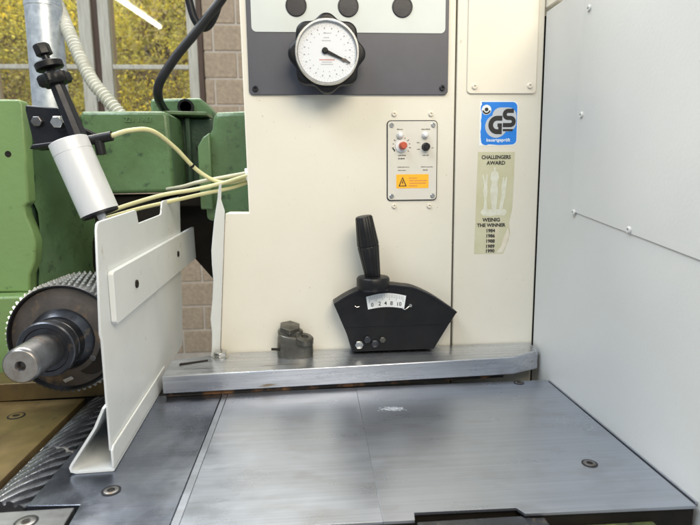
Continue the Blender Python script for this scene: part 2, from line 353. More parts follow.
# ---- ceiling lamp whose reflection shows in the window glass
lp = thing('ceiling_lamp', 'long lit fluorescent batten mirrored in the window pane', 'lamp', (-1990, 400, 2330))
d0 = Vector((-1890, -397, 2330)); d1 = Vector((-2110, 1200, 2330)); dd = (d1-d0).normalized(); sd = Vector((dd.y, -dd.x, 0))
b = nb(); q = [d0+sd*60, d0-sd*60, d1-sd*60, d1+sd*60]; prism(b, [(p.x, p.y) for p in q], 'z', 2352, 2400); obj('batten', b, LAMPW, lp, bevel=4)
b = nb(); lathe(b, d0+dd*10, dd, [(0, 30), ((d1-d0).length-20, 30)], 20); obj('tube', b, TUBELIT, lp, smooth=True)

# ================================================================== beige machine cabinet
PY = 845
cb = thing('machine_cabinet', 'beige painted sheet metal machine cabinet behind the steel rail', 'cabinet', (140, 900, -60))
# main front: upper part starts further right than the lower part
obj('front_panel', prism(nb(), [(-95.5, 760), (-92, 262), (-128, 262.5), (-146, 36), (-146, -60), (228.2, -60), (228.2, 760)], 'y', PY, PY+45), BEIGE, cb, bevel=1.6)
obj('side_column', prism(nb(), [(231.0, -60), (231.0, 760), (366.4, 760), (366.4, -60)], 'y', PY, PY+45), BEIGE, cb, bevel=1.6)
obj('dark_seam', box(nb(), 226, 233, PY+12, PY+50, -60, 760), BLACK, cb)
obj('body', box(nb(), -90, 364, PY+47, PY+300, -60, 760), BEIGE, cb)
obj('hood_return', box(nb(), 367.5, 480, PY-40, PY+45, 566, 760), BEIGE2, cb, bevel=1.6)
cov = obj('access_cover', prism(nb(), rrect(246.5, 355.5, 440, 760, 6), 'y', PY-2.6, PY-0.2), BEIGE2, cb, bevel=0.8)
tag(cov, 'thin raised access cover with rounded corners')
for x, z in ((258, 450.3), (345, 451.7)): screw(cov, (x, PY-2.6, z), (0, -1, 0), 4.4, 2.6, BEIGE2)
# bent, torn flange along the lower left edge
def flange():
    bm = nb(); zs = [307, 296, 284, 266, 250, 228, 207, 185, 160, 130, 100, 75, 50, 36]
    wob = [0, 0.6, 2.6, 0.5, -1.2, -2.5, -3.5, -2.2, 0.4, 0.0, -2.0, 0.8, 1.2, 0]
    L = []; Rr = []
    for z, o in zip(zs, wob):
        xf = -128-18*(263-z)/227; w_ = 12.5 if z < 280 else (12.5-6*(z-280)/27)
        sh = 4 if z > 270 else 0
        L.append((xf-w_-sh+o*0.9+(0 if z < 270 else 3), PY-13+o*1.2, z)); Rr.append((xf-1-sh*1.3, PY+1+(-6 if z > 270 else 0), z))
    A = [bm.verts.new(p) for p in L]; B = [bm.verts.new(p) for p in Rr]
    C = [bm.verts.new((p[0]-1.0, p[1]+1.8, p[2])) for p in L]; D = [bm.verts.new((p[0]-1.0, p[1]+1.8, p[2])) for p in Rr]
    n = len(zs)
    for i in range(n-1):
        bm.faces.new((A[i], A[i+1], B[i+1], B[i])); bm.faces.new((C[i], D[i], D[i+1], C[i+1]))
        bm.faces.new((A[i], C[i], C[i+1], A[i+1])); bm.faces.new((B[i], B[i+1], D[i+1], D[i]))
    bm.faces.new((A[0], B[0], D[0], C[0])); bm.faces.new((A[-1], C[-1], D[-1], B[-1]))
    return bm
tag(obj('edge_flange', flange(), WHITE, cb, smooth=False), 'bent white edge flange with a pointed torn top')

# ---- right-hand side panel
sp = thing('side_panel', 'large light grey painted side panel at the right of the table', 'panel', (380, 500, -120))
obj('wall_sheet', prism(nb(), [(843, -120), (843, 560), (150, 560), (150, -120)], 'x', 367, 385), GREYPAINT, sp, bevel=1.2)
obj('overlay_sheet', prism(nb(), [(731, 264.5), (723, 557), (160, 557), (160, 192)], 'x', 365.2, 366.8), GREYPAINT, sp, bevel=0.5)
for y, z in ((722, 263), (590, 250.5), (714, 392.7), (708, 525)): screw(sp, (365.2, y, z), (-1, 0, 0), 4.2, 2.4, GREYPAINT)
obj('bottom_joint', box(nb(), 364.4, 366.6, 452, 774, -2, 0.5), STEEL, sp)
obj('corner_seal', box(nb(), 366.5, 380, 850, 853, -60, 556), GRIME, sp)

# ================================================================== steel table
tb = thing('machine_table', 'wide ground steel machine table with worn bluish top', 'table', (100, 600, -300))
CORNERM = mat('dull_grey_plate', (0.17, 0.175, 0.185), 0.42, 0.8, c2=(0.11, 0.115, 0.12), nscale=18, rvar=0.08, scr=(4, 200, 0.1))
FY, BY = 450, 777
def front(x): return 451.2-0.012*(x-58)
obj('table_plate', prism(nb(), [(-124.6, front(-124)), (61.8, front(61.8)), (65.1, BY), (-124.6, BY)], 'z', -3, 0), STEEL, tb, bevel=0.25)
obj('table_plate', prism(nb(), [(62.0, front(62)), (91, front(91)), (92.5, 462), (191, 460.5), (195.5, 451), (361.5, 447.2), (362.3, BY), (65.3, BY)], 'z', -3, 0), STEEL, tb, bevel=0.1)
obj('joint_strip', box(nb(), -133.2, -125.2, 449, BY, -26, -0.5), STEEL, tb, bevel=0.7)
tag(obj('extension_plate', prism(nb(), [(-280.5, 508), (-229, 505), (-225, 449), (-134, 449), (-134, BY), (-280.5, BY)], 'z', -26, -0.2), STEELD, tb, bevel=0.7), 'dark oiled steel plate left of the joint')
tag(obj('corner_plate', prism(nb(), [(-420, 497), (-232.5, 500.5), (-229, 448), (-420, 448)], 'z', -26, 0.2), CORNERM, tb, bevel=0.8), 'small dark plate at the near left corner')
tag(obj('left_plate', prism(nb(), [(-331.5, 508), (-331.5, BY), (-640, BY), (-640, 508)], 'z', -26, 0.0), BRASS, tb, bevel=0.8), 'brown stained plate left of the grooved roller')
obj('gap_floor', box(nb(), -640, 362, 455, 800, -60, -52), GRIME, tb)
def flat_screw(x, y, r, mm=RAILM):
    bm = nb(); lathe(bm, (x, y, -0.4), (0, 0, 1), [(0, r), (1.2, r), (1.4, r*0.95), (1.4, r*0.50), (-1.5, r*0.46), (-1.5, 0)], 24)
    s = obj('screw', bm, mm, tb, smooth=True)
    rg = nb(); lathe(rg, (x, y, 0.0), (0, 0, 1), [(0.0, r+2.0), (0.55, r+2.0), (0.55, r+0.1), (0.0, r+0.1)], 28); obj('countersink', rg, BLACKM, s, smooth=True)
    hx = nb(); lathe(hx, (x, y, -0.2), (0, 0, 1), [(0, r*0.45), (0.5, r*0.45)], 6); obj('socket', hx, GRIME, s)
for x, y, r, mm in ((-207.3, 527, 7.5, IRON), (301, 531, 6.5, IRON), (315.7, 770, 6.0, IRON), (-401, 724.5, 9, BRASS), (-268, 481, 8.5, IRON)): flat_screw(x, y, r, mm)
obj('front_face', prism(nb(), [(-134, 453.5), (91.5, 452.2), (92.5, 464), (196, 463), (197, 452.5), (361, 449.5), (361, 500), (-134, 500)], 'z', -60, -3.2), GRIME, tb)
obj('rear_web', box(nb(), -640, -218, 779, 842, -60, -0.6), GRIME, tb)
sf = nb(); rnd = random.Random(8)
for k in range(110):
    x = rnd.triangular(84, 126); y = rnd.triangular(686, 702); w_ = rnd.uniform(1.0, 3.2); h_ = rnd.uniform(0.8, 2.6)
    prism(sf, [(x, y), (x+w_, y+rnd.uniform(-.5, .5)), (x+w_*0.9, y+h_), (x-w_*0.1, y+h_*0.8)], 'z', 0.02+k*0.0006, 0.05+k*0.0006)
obj('pale_flecks', sf, mat('pale_fleck_grey', (0.36, 0.385, 0.43), 0.6), tb)  # small pale flecks clustered on the table top
br = nb(); prism(br, [(92.5, -0.8), (190.5, -0.8), (195, -3), (214, -4), (214, -48), (92.5, -48)], 'y', 428, 449.2); tag(obj('front_lip', br, IRONB, tb, bevel=1.0), 'dark worn iron lip at the front edge')
obj('moss_strip', box(nb(), 216, 322, 436, 451, -28, -15), MOSS, tb, bevel=2)
obj('base', box(nb(), -640, 366, 470, 840, -900, -62), BODY, tb, bevel=4)
obj('base_ledge', box(nb(), 90, 366, 380, 450, -120, -52), BODY, tb, bevel=3)

# ---- grooved helical roller in the slot
hr = thing('grooved_roller', 'dark helically grooved steel roller set into the table slot', 'roller', (-306, 640, -26))
def helical(y0, y1, r=30.0, z=-26.0, n=16, pitch=330.0, ph=0.0):
    bm = nb(); seg = n*20; st = 150; rings = []
    for i in range(st+1):
        y = y0+(y1-y0)*i/st; ring = []
        for k in range(seg):
            a = 2*math.pi*k/seg; u = ((a+2*math.pi*(y-y0)/pitch)*n/(2*math.pi)+ph) % 1.0
            h = -0.5*(abs(u-0.3)/0.3)**3 if u < 0.6 else -4.4*math.sin(math.pi*(u-0.6)/0.4)**0.5-0.5
            ring.append(bm.verts.new((-306+(r+h)*math.cos(a), y, z+(r+h)*math.sin(a))))
        rings.append(ring)
    for A, B in zip(rings, rings[1:]):
        for k in range(seg): bm.faces.new((A[k], A[(k+1) % seg], B[(k+1) % seg], B[k]))
    bm.faces.new(rings[0]); bm.faces.new(rings[-1]); return bm
ROLM = mat('ribbed_roller_steel', (0.23, 0.235, 0.26), 0.28, 0.85, c2=(0.14, 0.145, 0.16), nscale=30, rvar=0.1)
obj('roller_segment', helical(512, 621), ROLM, hr, smooth=True)
obj('roller_segment', helical(625.5, 776, ph=0.35), ROLM, hr, smooth=True)
b = nb(); lathe(b, (-306, 620.9, -25.5), (0, 1, 0), [(0, 27.5), (4.7, 27.5)], 48); obj('spacer', b, TOOTH, hr, smooth=True)
b = nb(); cyl(b, (-306, 440, -25.5), (-306, 777, -25.5), 12); obj('shaft', b, IRON, hr, smooth=True)

# ---- steel rail (its top rises slightly to the back) and the brown bar left of the guard
def rail_top(y): return 33.5+7.0*(y-765)/78.0
rb = nb(); prism(rb, [(-216.5, 764), (312, 787), (361.5, 809), (362, 843.6), (-120, 843.6), (-216.5, 822)], 'z', 7, 34)
for v in rb.verts:
    if v.co.z > 20: v.co.z = rail_top(v.co.y)
rl = obj('steel_rail', rb, RAILM, bevel=1.2)
tag(rl, 'long flat brushed steel rail lying across the back of the table', 'rail')
lb = obj('brown_bar', prism(nb(), [(-640, 768), (-272, 783), (-272, 835), (-640, 820)], 'z', 0.6, 27), BRASS, bevel=1.2)
tag(lb, 'brown stained steel bar behind the toothed feed roller', 'bar')
RUST_SHADE = mat('rust_and_shade', (0.16, 0.075, 0.03), 0.8, c2=(0.010, 0.009, 0.008), nscale=30, lo=0.38, hi=0.5, stretch=(1, 4, 1))  # rust flecks plus near-black shade of the gap, put into the colour
pk = obj('gap_shade_strip', prism(nb(), [(-214, 769), (150, 785), (300, 794), (318, 840), (-214, 820)], 'z', 0.3, 6.8), RUST_SHADE, bevel=0.4); tag(pk, 'thin rusty strip with painted shade in the gap under the steel rail', 'strip')  # dark strip that paints the shade below the rail, with rust
# hex bolt on the rail
hb = thing('hex_bolt', 'bright hex bolt with washer on the left end of the rail', 'bolt', (-143, 828, 39))
b = nb(); lathe(b, (-143, 828, 38.4), (0, -0.09, 1), [(0, 12.5), (2.2, 12.5), (2.6, 12), (2.6, 0)], 28); obj('washer', b, CHROME, hb, smooth=True)
b = nb(); hexhead(b, (-143, 827.8, 41), (0.02, -0.11, 1), 10.2, 8.0); obj('head', b, CHROME, hb, bevel=0.5)
b = nb(); prism(b, [(-200, 800), (-160, 812), (-160, 818), (-200, 806)], 'z', 35, 38.6); obj('slot_shade_bar', b, GRIME, hb)  # dark bar on the rail; the slot's shadow is put into its colour

# ---- bronze clamp block on the rail
cl = thing('clamp_block', 'small oily bronze clamp block standing on the steel rail', 'clamp', (-26, 825, 37))
def loft(bm, secs):
    rings = [[bm.verts.new(p) for p in s] for s in secs]
    for A, B in zip(rings, rings[1:]):
        n = len(A)
        for k in range(n): bm.faces.new((A[k], A[(k+1) % n], B[(k+1) % n], B[k]))
    bm.faces.new(rings[0]); bm.faces.new(rings[-1]); return bm
def foot(cx, cy, a, b_, z, tilt=0.0, n=20):
    return [(cx+a*math.copysign(abs(math.cos(t))**0.75, math.cos(t)), cy+b_*math.copysign(abs(math.sin(t))**0.75, math.sin(t)), z+tilt*math.cos(t)) for t in (2*math.pi*k/n for k in range(n))]
b = nb(); loft(b, [foot(-26, 825, 28, 16, 37), foot(-26, 825, 28.5, 16, 50), foot(-26, 825, 27, 15.5, 66, -3), foot(-26, 825, 24, 14, 71, -4)]); obj('body', b, BRONZE, cl, bevel=1.4)
b = nb(); loft(b, [foot(-33, 829, 19, 12, 66), foot(-33, 829, 20, 12.5, 77, -1), foot(-33, 829, 18, 11, 80, -1)]); obj('hex_cap', b, BRONZE, cl, bevel=1.2)
b = nb(); hexhead(b, (-34, 829, 79), (.10, -.20, 1), 17.5, 8.5); obj('nut', b, BRONZE, cl, bevel=0.7)
b = nb(); lathe(b, (-12, 818, 62), (.18, -.20, 1), [(0, 15), (8, 14), (9.5, 12), (9.5, 6), (5, 5.2), (5, 0)], 22); obj('plug', b, BRONZE, cl, smooth=True)
b = nb(); cyl(b, (-50, 815, 52), (-62, 811, 54), 2.0, 10); obj('pin', b, GRIME, cl, smooth=True)

# ================================================================== instrument panel
ip = thing('instrument_panel', 'slate grey instrument panel with pale inset on the beige cabinet', 'panel', (68, 845, 437))
obj('back_plate', prism(nb(), rrect(-84.5, 216.5, 438, 700, 6), 'y', PY-3.2, PY-0.2), SLATE, ip, bevel=0.7)
obj('pale_inset', prism(nb(), rrect(-77.5, 211, 527, 690, 7), 'y', PY-4.0, PY-3.0), PALEG, ip, bevel=0.3)
for x in (-11.5, 65, 145.5):
    bm = nb(); lathe(bm, (x, PY-3.9, 564), (0, -1, 0), [(0, 15.4), (1.2, 15.4), (2.0, 14.6), (2.0, 13.6), (1.4, 13.2), (1.4, 0)], 36); obj('blanking_plug', bm, SLATE if False else BLACKM, ip, smooth=True)
for x, z in ((-75, 446.5), (207.5, 448)):
    bm = nb(); lathe(bm, (x, PY-3.2, z), (0, -1, 0), [(0, 4.2), (2.2, 4.2), (3.0, 3.4), (3.0, 2.0), (1.0, 1.8), (1.0, 0)], 20); obj('screw', bm, BLACKM, ip, smooth=True)

# ---- star knob with position dial
dk = thing('dial_knob', 'black eight-lobed star knob with round white position dial', 'knob', (31, 842, 489))
KX, KZ = 31, 489
def lobes(a): return 1+0.066*(1-2*abs(math.sin(4*(a+math.pi/2)))**2.4)
b = nb(); lathe(b, (KX, 816, KZ), (0, -1, 0), [(-8, 44), (-6, 49), (0, 51.2), (11, 51.8), (14.5, 51), (16.2, 48.6), (16.5, 46.6), (16.5, 40), (8, 40)], 160, lobes); obj('grip', b, BLACK, dk, smooth=True)
b = nb(); cyl(b, (KX, 841.5, KZ), (KX, 815, KZ), 19, 32); obj('spindle', b, BLACKM, dk, smooth=True)
b = nb(); lathe(b, (KX, 797, KZ), (0, -1, 0), [(-3, 45.6), (3.0, 45.6), (4.6, 44.4), (4.6, 42.2), (3.4, 41.0), (0.0, 40.6)], 72); obj('bezel', b, CHROME, dk, smooth=True)
fc = nb(); lathe(fc, (KX, 798.5, KZ), (0, -1, 0), [(0, 40.7), (1.8, 40.7), (1.8, 0)], 64); face = obj('dial_face', fc, DIALW, dk)
tk = nb()
def tick(bm, a, r0, r1, w_, y):
    ca, sa = math.cos(a), math.sin(a); p = [(KX+r*ca+s*w_/2*sa, KZ+r*sa-s*w_/2*ca) for r, s in ((r0, -1), (r1, -1), (r1, 1), (r0, 1))]
    prism(bm, p, 'y', y, y+0.12)
for k in range(60): tick(tk, 2*math.pi*k/60, 38.2 if k % 5 else 36.8, 39.6, 0.35, 796.56)
rr_ = random.Random(5)
for k in range(20):
    a = 2*math.pi*k/20+0.1; tick(tk, a, 31.2, 33.6, 1.6, 796.56)
for k in range(20):
    a = 2*math.pi*k/20+0.1; tick(tk, a, 25.6, 27.2, 1.0, 796.56)
for k in range(40): tick(tk, 2*math.pi*k/40+0.03, 34.6, 36.0, 0.5, 796.56)
for zz, ww in ((25, 10), (19, 9), (15, 14), (-14, 15), (-17, 18)):
    for k in range(int(ww/1.6)):
        x = KX-ww/2+k*1.6; prism(tk, [(x, KZ+zz), (x+1.0, KZ+zz), (x+1.0, KZ+zz+1.3), (x, KZ+zz+1.3)], 'y', 796.56, 796.68)
obj('dial_marks', tk, PRINTG, face)
b = nb()
for k in range(11): x = KX-11+k*2.0; prism(b, [(x, KZ-11), (x+1.3, KZ-11), (x+1.3, KZ-9.3), (x, KZ-9.3)], 'y', 796.55, 796.67)
obj('red_marks', b, PRINTR, face)
hd = nb(); a = math.atan2(-16.5, 36); ca, sa = math.cos(a), math.sin(a); ox, oz = KX-3, KZ+2
prism(hd, [(ox+u*ca-v*sa, oz+u*sa+v*ca) for u, v in ((-4, -2.6), (10, -2.0), (26, -1.2), (26, 1.2), (10, 2.0), (-4, 2.6))], 'y', 794.2, 795.8)
lathe(hd, (ox, 796.4, oz), (0, -1, 0), [(0, 4.4), (2.6, 4.4), (3.6, 3.2), (3.6, 0)], 20); obj('pointer', hd, BLACK, dk, bevel=0.3)
hd = nb(); prism(hd, [(ox+u*ca-v*sa, oz+u*sa+v*ca) for u, v in ((25, -1.8), (30, -2.3), (33, -1.0), (38, -1.3), (39.5, 0.6), (34, 1.4), (31, 2.4), (27, 1.2), (25, 1.8))], 'y', 794.6, 795.4); obj('pointer_tip', hd, RUSTY, dk)

# ================================================================== small control plate
cp = thing('control_plate', 'small cream control plate with red and black knobs and yellow warning label', 'control panel', (162, 845, 278))
obj('dark_gasket', prism(nb(), rrect(122.4, 201.6, 277.6, 400.4, 6), 'y', PY-1.2, PY-0.15), BLACKM, cp)
obj('plate', prism(nb(), rrect(123.8, 200.4, 279, 399, 5), 'y', PY-2.6, PY-1.0), CTLP, cp, bevel=0.5)
for x, z in ((129.8, 393), (194.6, 393), (129.8, 285), (194.6, 285)):
    s = screw(cp, (x, PY-2.6, z), (0, -1, 0), 3.6, 1.8, CHROME)
for x, z in ((134, 410), (191.2, 410), (134.2, 269.6), (190, 269)): screw(cp, (x, PY-0.1, z), (0, -1, 0), 3.9, 2.6, BEIGE2, name='cap_screw')
for x in (142.8, 181.8):
    bm = nb(); lathe(bm, (x, PY-2.5, 378), (0, -1, 0), [(0, 5.4), (1.6, 5.4), (2.2, 4.8), (4.5, 4.4), (6.6, 3.0), (7.4, 0)], 24); obj('indicator_lamp', bm, ALU, cp, smooth=True)
bm = nb(); lathe(bm, (145, PY-2.5, 361.5), (0, -1, 0), [(0, 9.6), (1.6, 9.6), (2.2, 9.0), (2.2, 0)], 30); k1 = obj('knob_skirt', bm, ALU, cp, smooth=True)
bm = nb(); lathe(bm, (146.5, PY-4.5, 362), (0.05, -1, 0), [(0, 6.0), (9, 5.5), (10.4, 4.4), (10.4, 0)], 26); obj('red_knob', bm, RED, cp, smooth=True)
bm = nb(); lathe(bm, (183, PY-2.5, 360.3), (0, -1, 0), [(0, 6.4), (2, 6.4), (2.5, 5.6), (9.5, 5.2), (10.8, 4.0), (10.8, 0)], 26); obj('black_knob', bm, BLACK, cp, smooth=True)
pr = nb(); Yp0, Yp1 = PY-2.78, PY-2.6
for k in range(11):
    a = R(215-25*k); ca, sa = math.cos(a), math.sin(a)
    prism(pr, [(145+r*ca+s*0.55*sa, 361.5+r*sa-s*0.55*ca) for r, s in ((12.2, -1), (15.2 if k % 2 else 14, -1), (15.2 if k % 2 else 14, 1), (12.2, 1))], 'y', Yp0, Yp1)
def scribble(bm, x0, x1, z, h=1.7, y0=Yp0, y1=Yp1, seed=0):
    rn = random.Random(seed); x = x0
    while x < x1:
        w_ = rn.uniform(0.5, 1.1); hh = h*rn.choice((0.7, 1, 1)); prism(bm, [(x, z), (x+w_, z), (x+w_, z+hh), (x, z+hh)], 'y', y0, y1); x += w_+rn.uniform(0.35, 0.6)
for i, (x0, x1, z, h) in enumerate(((138, 147, 386, 1.6), (176, 189, 386, 1.7), (140, 152, 346.5, 2.0), (140, 150, 341.5, 2.2), (178, 188, 346.5, 1.9), (169, 174, 366, 1.4), (169, 174, 356, 1.4), (192, 195, 358, 1.4), (139, 157, 329, 1.3), (140, 152, 324, 1.3), (176, 194, 329, 1.5), (179, 186, 324, 1.8))): scribble(pr, x0, x1, z, h, seed=i)
prism(pr, [(131, 357), (134, 354), (135.5, 355.5), (132, 359)], 'y', Yp0, Yp1)
obj('printing', pr, PRINTK, cp)
wl = obj('warning_label', prism(nb(), rrect(137, 188, 297, 318.5, 1.2), 'y', PY-2.8, PY-2.6), YELLOW, cp)
b = nb()
t3 = [(140.5, 300), (153.5, 300), (147, 315)]; ti = [(142.7, 301.3), (151.3, 301.3), (147, 312)]
for i in range(3):
    j = (i+1) % 3; prism(b, [t3[i], t3[j], ti[j], ti[i]], 'y', PY-2.95, PY-2.8)
prism(b, [(147.6, 310), (145.4, 305.6), (146.8, 305.6), (146.2, 302), (148.6, 306.4), (147.2, 306.4), (148.4, 310)], 'y', PY-2.95, PY-2.8)
obj('hazard_triangle', b, PRINTK, wl)
b = nb()
for i, (z, x1) in enumerate(((312, 170), (308, 185), (304, 184), (300, 170))): scribble(b, 157, x1, z, 1.4, PY-2.92, PY-2.8, 40+i)
obj('warning_text', b, PRINTR, wl)

# ================================================================== stickers
gs = thing('safety_sticker', 'blue and white GS safety test sticker with black letters on the right column', 'sticker', (298, 844, 395))
out = rrect(268.5, 328.6, 362, 429, 8, corners=(1, 0, 0, 1))
rag = random.Random(2); left = [(268.5+rag.uniform(-0.6, 1.6), 429-67*k/16) for k in range(17)]
poly = [p for p in out if p[0] > 280]
obj('white_border', prism(nb(), rrect(268.2, 328.9, 361.6, 429.2, 8, corners=(1, 0, 0, 1)), 'y', PY-0.25, PY-0.05), STWHITE, gs)
bl = [(320.5, 427.8)]+[(320+7.6*math.sin(R(t)), 420.2+7.6*math.cos(R(t))) for t in range(10, 91, 16)]+[(327.7, 371)]+[(320+7.6*math.cos(R(t)), 370+7.0*-math.sin(R(t))) for t in range(10, 91, 16)]
bl += [(300, 362.4), (284, 363.6), (279, 362.2), (274, 363.4)]+[(p[0]+1.4, p[1]) for p in left[::-1] if 364 < p[1] < 427.5]+[(270.5, 427.8)]
obj('blue_field', prism(nb(), bl, 'y', PY-0.4, PY-0.2), BLUE, gs)
b = nb(); prism(b, disc(278.5, 416, 7.6, 28), 'y', PY-0.55, PY-0.38); obj('seal_disc', b, STWHITE, gs)
b = nb(); prism(b, disc(278.5, 416.5, 3.0, 18), 'y', PY-0.7, PY-0.54)
prism(b, disc(278.5, 416, 6.8, 14, 190, 350)+disc(278.5, 416, 4.2, 14, 190, 350)[::-1], 'y', PY-0.7, PY-0.54); obj('seal_mark', b, PRINTK, gs)
def arcstrip(cx, cz, r0, r1, a0, a1, n=14): return disc(cx, cz, r1, n, a0, a1)+disc(cx, cz, r0, n, a0, a1)[::-1]
# white halo blobs behind the joined G and S
b = nb(); prism(b, disc(294.5, 391, 17.5, 30), 'y', PY-0.56, PY-0.39); prism(b, rrect(288, 326.5, 383, 419.5, 13), 'y', PY-0.57, PY-0.39); obj('letter_halo', b, HALO, gs)
b = nb(); yb0, yb1 = PY-0.78, PY-0.58
# G
prism(b, arcstrip(296, 393, 6.5, 14, 90, 270), 'y', yb0, yb1); prism(b, [(296, 399.5), (304, 399.5), (304, 407), (296, 407)], 'y', yb0, yb1)
prism(b, [(296, 379), (303.6, 379), (303.6, 395.5), (296.5, 395.5), (296.5, 390), (298, 390), (298, 386.5), (296, 386.5)], 'y', yb0, yb1)
# S
prism(b, arcstrip(313, 409, 2.2, 8.6, 90, 270), 'y', yb0, yb1); prism(b, [(313, 411.2), (322, 411.2), (322, 417.6), (313, 417.6)], 'y', yb0, yb1)
prism(b, [(313, 400.4), (317, 400.4), (317, 406.8), (313, 406.8)], 'y', yb0, yb1)
prism(b, arcstrip(317, 398.2, 2.2, 8.6, -90, 90), 'y', yb0, yb1); prism(b, [(305, 389.6), (317, 389.6), (317, 396), (305, 396)], 'y', yb0, yb1)
prism(b, [(305.2, 383.5), (320.5, 383.5), (322, 386.8), (305.2, 386.8)], 'y', yb0, yb1)
obj('letters', b, PRINTK, gs)
lettering('bauartgeprüft', 7.0, 298.5, 370, PY-0.42, STWHITE, gs, bold=0.12)

aw = thing('award_sticker', 'tall olive award sticker with silver figures below the blue sticker', 'sticker', (295, 844, 190))
ol = [(266.8, 352), (326, 351.6), (325.6, 300), (324.5, 262), (320, 240), (322.5, 224), (318, 207), (314, 196), (312, 190.6), (264.2, 190.6)]
obj('sheet', prism(nb(), ol, 'y', PY-0.3, PY-0.06), OLIVE, aw)
obj('torn_patch', prism(nb(), [(318.5, 232), (321.5, 222), (316.5, 204), (311, 192), (300, 192), (309, 203), (312, 216)], 'y', PY-0.38, PY-0.29), TORN, aw)
lettering('CHALLENGERS', 8.0, 296, 343.4, PY-0.32, PRINTK, aw, bold=0.30, sx=0.88)
lettering('AWARD', 8.0, 296, 334.6, PY-0.32, PRINTK, aw, bold=0.30)
for i, (tx, sz, z) in enumerate((('WEINIG', 8.0, 245), ('THE WINNER', 7.6, 236.4), ('1984', 7.6, 227.6), ('1986', 7.6, 219.2), ('1988', 7.6, 210.8), ('1989', 7.6, 202.4), ('1990', 7.6, 194.8))):
    lettering(tx, sz, 290+(1 if i < 2 else 0), z, PY-0.32, PRINTK, aw, bold=0.32)
# three slender trophy figures on a common base
b = nb()
def fig(pts): prism(b, pts, 'y', PY-0.40, PY-0.28)
fig([(291.5, 262), (289.5, 275), (288, 292), (290, 305), (287.5, 312), (289, 320), (293, 322.5), (292.8, 328), (296.2, 328), (296, 322.5), (300, 320), (301.5, 312), (299, 303), (300.5, 292), (299.4, 276), (298.5, 262)])
fig([(277.5, 262), (279, 276), (276.5, 290), (278, 300), (274.5, 316), (276.5, 317), (279.4, 306), (281.5, 318), (284, 317.4), (282.8, 302), (283.4, 290), (282.5, 276), (284, 262)])
fig([(303.5, 262), (304.5, 274), (307, 286), (306, 296), (308, 312), (310, 312.4), (311, 303), (312.6, 313), (315, 312), (313.4, 294), (312.4, 282), (309.5, 270), (309, 262)])
fig([(276, 262), (314, 262), (316, 257), (312, 251.5), (300, 253), (289, 251), (277, 252.5), (273, 257)])
obj('trophy_figures', b, SILVERP, aw)

# ================================================================== lever gauge
lg = thing('lever_gauge', 'black sector-shaped lever gauge with white scale and ribbed handle', 'gauge', (120, 825, 50))
arc = [(35, 122), (53, 133), (71.6, 141.6), (96.5, 148), (122.4, 149.6), (141.8, 147.4), (163, 143.4), (194, 128.3), (229.6, 103.4)]
arcs = [(p.x, p.z) for p in spline([(x, 0, z) for x, z in arc], 4)]
obj('back_housing', prism(nb(), arcs+[(192, 42), (63, 42), (52, 84)], 'y', 826, 844.6), BLACK, lg, bevel=1)
obj('lower_face', prism(nb(), arcs+[(193.5, 43.5), (63, 43.5), (60, 60)], 'y', 816.4, 826), BLACK, lg, bevel=0.8)
obj('face_plate', prism(nb(), arcs+[(217.5, 84), (50.5, 84)], 'y', 815, 816.2), BLACK, lg, bevel=0.4)
obj('arc_rim', prism(nb(), arcs+[(x*0.985+1.8, z-2.2) for x, z in arcs[::-1]], 'y', 813.6, 815.2), BLACKM, lg)
sp_ = nb(); top = [(85.5+62.6*t, 131.6+5.0*math.sin(math.pi*t)) for t in (k/10 for k in range(11))]; bot = [(88.5+56.6*t, 111.6+3.2*math.sin(math.pi*t)) for t in (k/10 for k in range(11))]
sx_ = obj('scale_plate', prism(sp_, top+bot[::-1], 'y', 813.9, 815.1), STWHITE, lg)
b = nb()
for k in range(21):
    t = 0.08+0.84*k/20; x = 85.5+62.6*t; z1 = 130.2+5.0*math.sin(math.pi*t); ln = 9 if k % 4 == 0 else 6; prism(b, [(x-.35, z1-ln), (x+.35, z1-ln), (x+.35, z1), (x-.35, z1)], 'y', 813.7, 813.92)
obj('scale_ticks', b, PRINTG, sx_)
for tx, t in (('0', 0.13), ('2', 0.33), ('4', 0.49), ('6', 0.65), ('10', 0.85)):
    lettering('8' if tx == '6' else tx, 8.5, 87.5+58*t, 117.0+3.6*math.sin(math.pi*t), 813.9, PRINTK, sx_, bold=0.12, name='numeral')
screw(lg, (155, 815, 116), (0, -1, 0), 3.0, 2.4, CHROME)
b = nb(); tube(b, [(153, 813.6, 115), (149, 812.5, 112), (146, 812.5, 110.5), (142, 814.4, 113)], 0.7, 8, 5); obj('wire', b, CHROME, lg, smooth=True)
b = nb(); tube(b, [(68, 814.4, 117.5), (71, 813.6, 115.8), (75, 814.4, 116.6)], 0.6, 8, 5); obj('wire', b, CHROME, lg, smooth=True)
b = nb(); prism(b, [(111.6, 87), (112.4, 87), (113, 107), (112.2, 107)], 'y', 814.7, 815.1); obj('pointer_line', b, BLACKM, lg)
for x, z, r, mm in ((74, 55, 7, CHROME), (99, 56, 6.5, IRONB), (111, 62, 5, BRONZE), (87, 63, 6, IRONB)):
    b = nb(); hexhead(b, (x, 816.4, z), (0.1, -1, 0.05), r, 4); obj('bolt', b, mm, lg, bevel=0.5)
b = nb(); lathe(b, (96.2, 812, 144), (0, 0, 1), [(0, 24), (3, 25.4), (17, 25.4), (19.5, 23.6), (20.3, 20), (20.3, 0)], 40); obj('collar', b, BLACK, lg, smooth=True)
ax = (Vector((81.9, 806, 257.1))-Vector((96.2, 812, 162))); Lh = ax.length
def flute(a): return 1-0.05*(0.5+0.5*math.cos(14*a))**2
b = nb(); lathe(b, (96.2, 812, 162), ax, [(0, 11.8), (2, 12), (49.4, 16.4), (50.6, 15.6), (51.2, 15.6), (52.2, 16.6), (53, 16.6), (Lh-2, 12.9), (Lh, 11.2), (Lh, 0)], 112, flute); obj('handle', b, BLACK, lg, smooth=True)

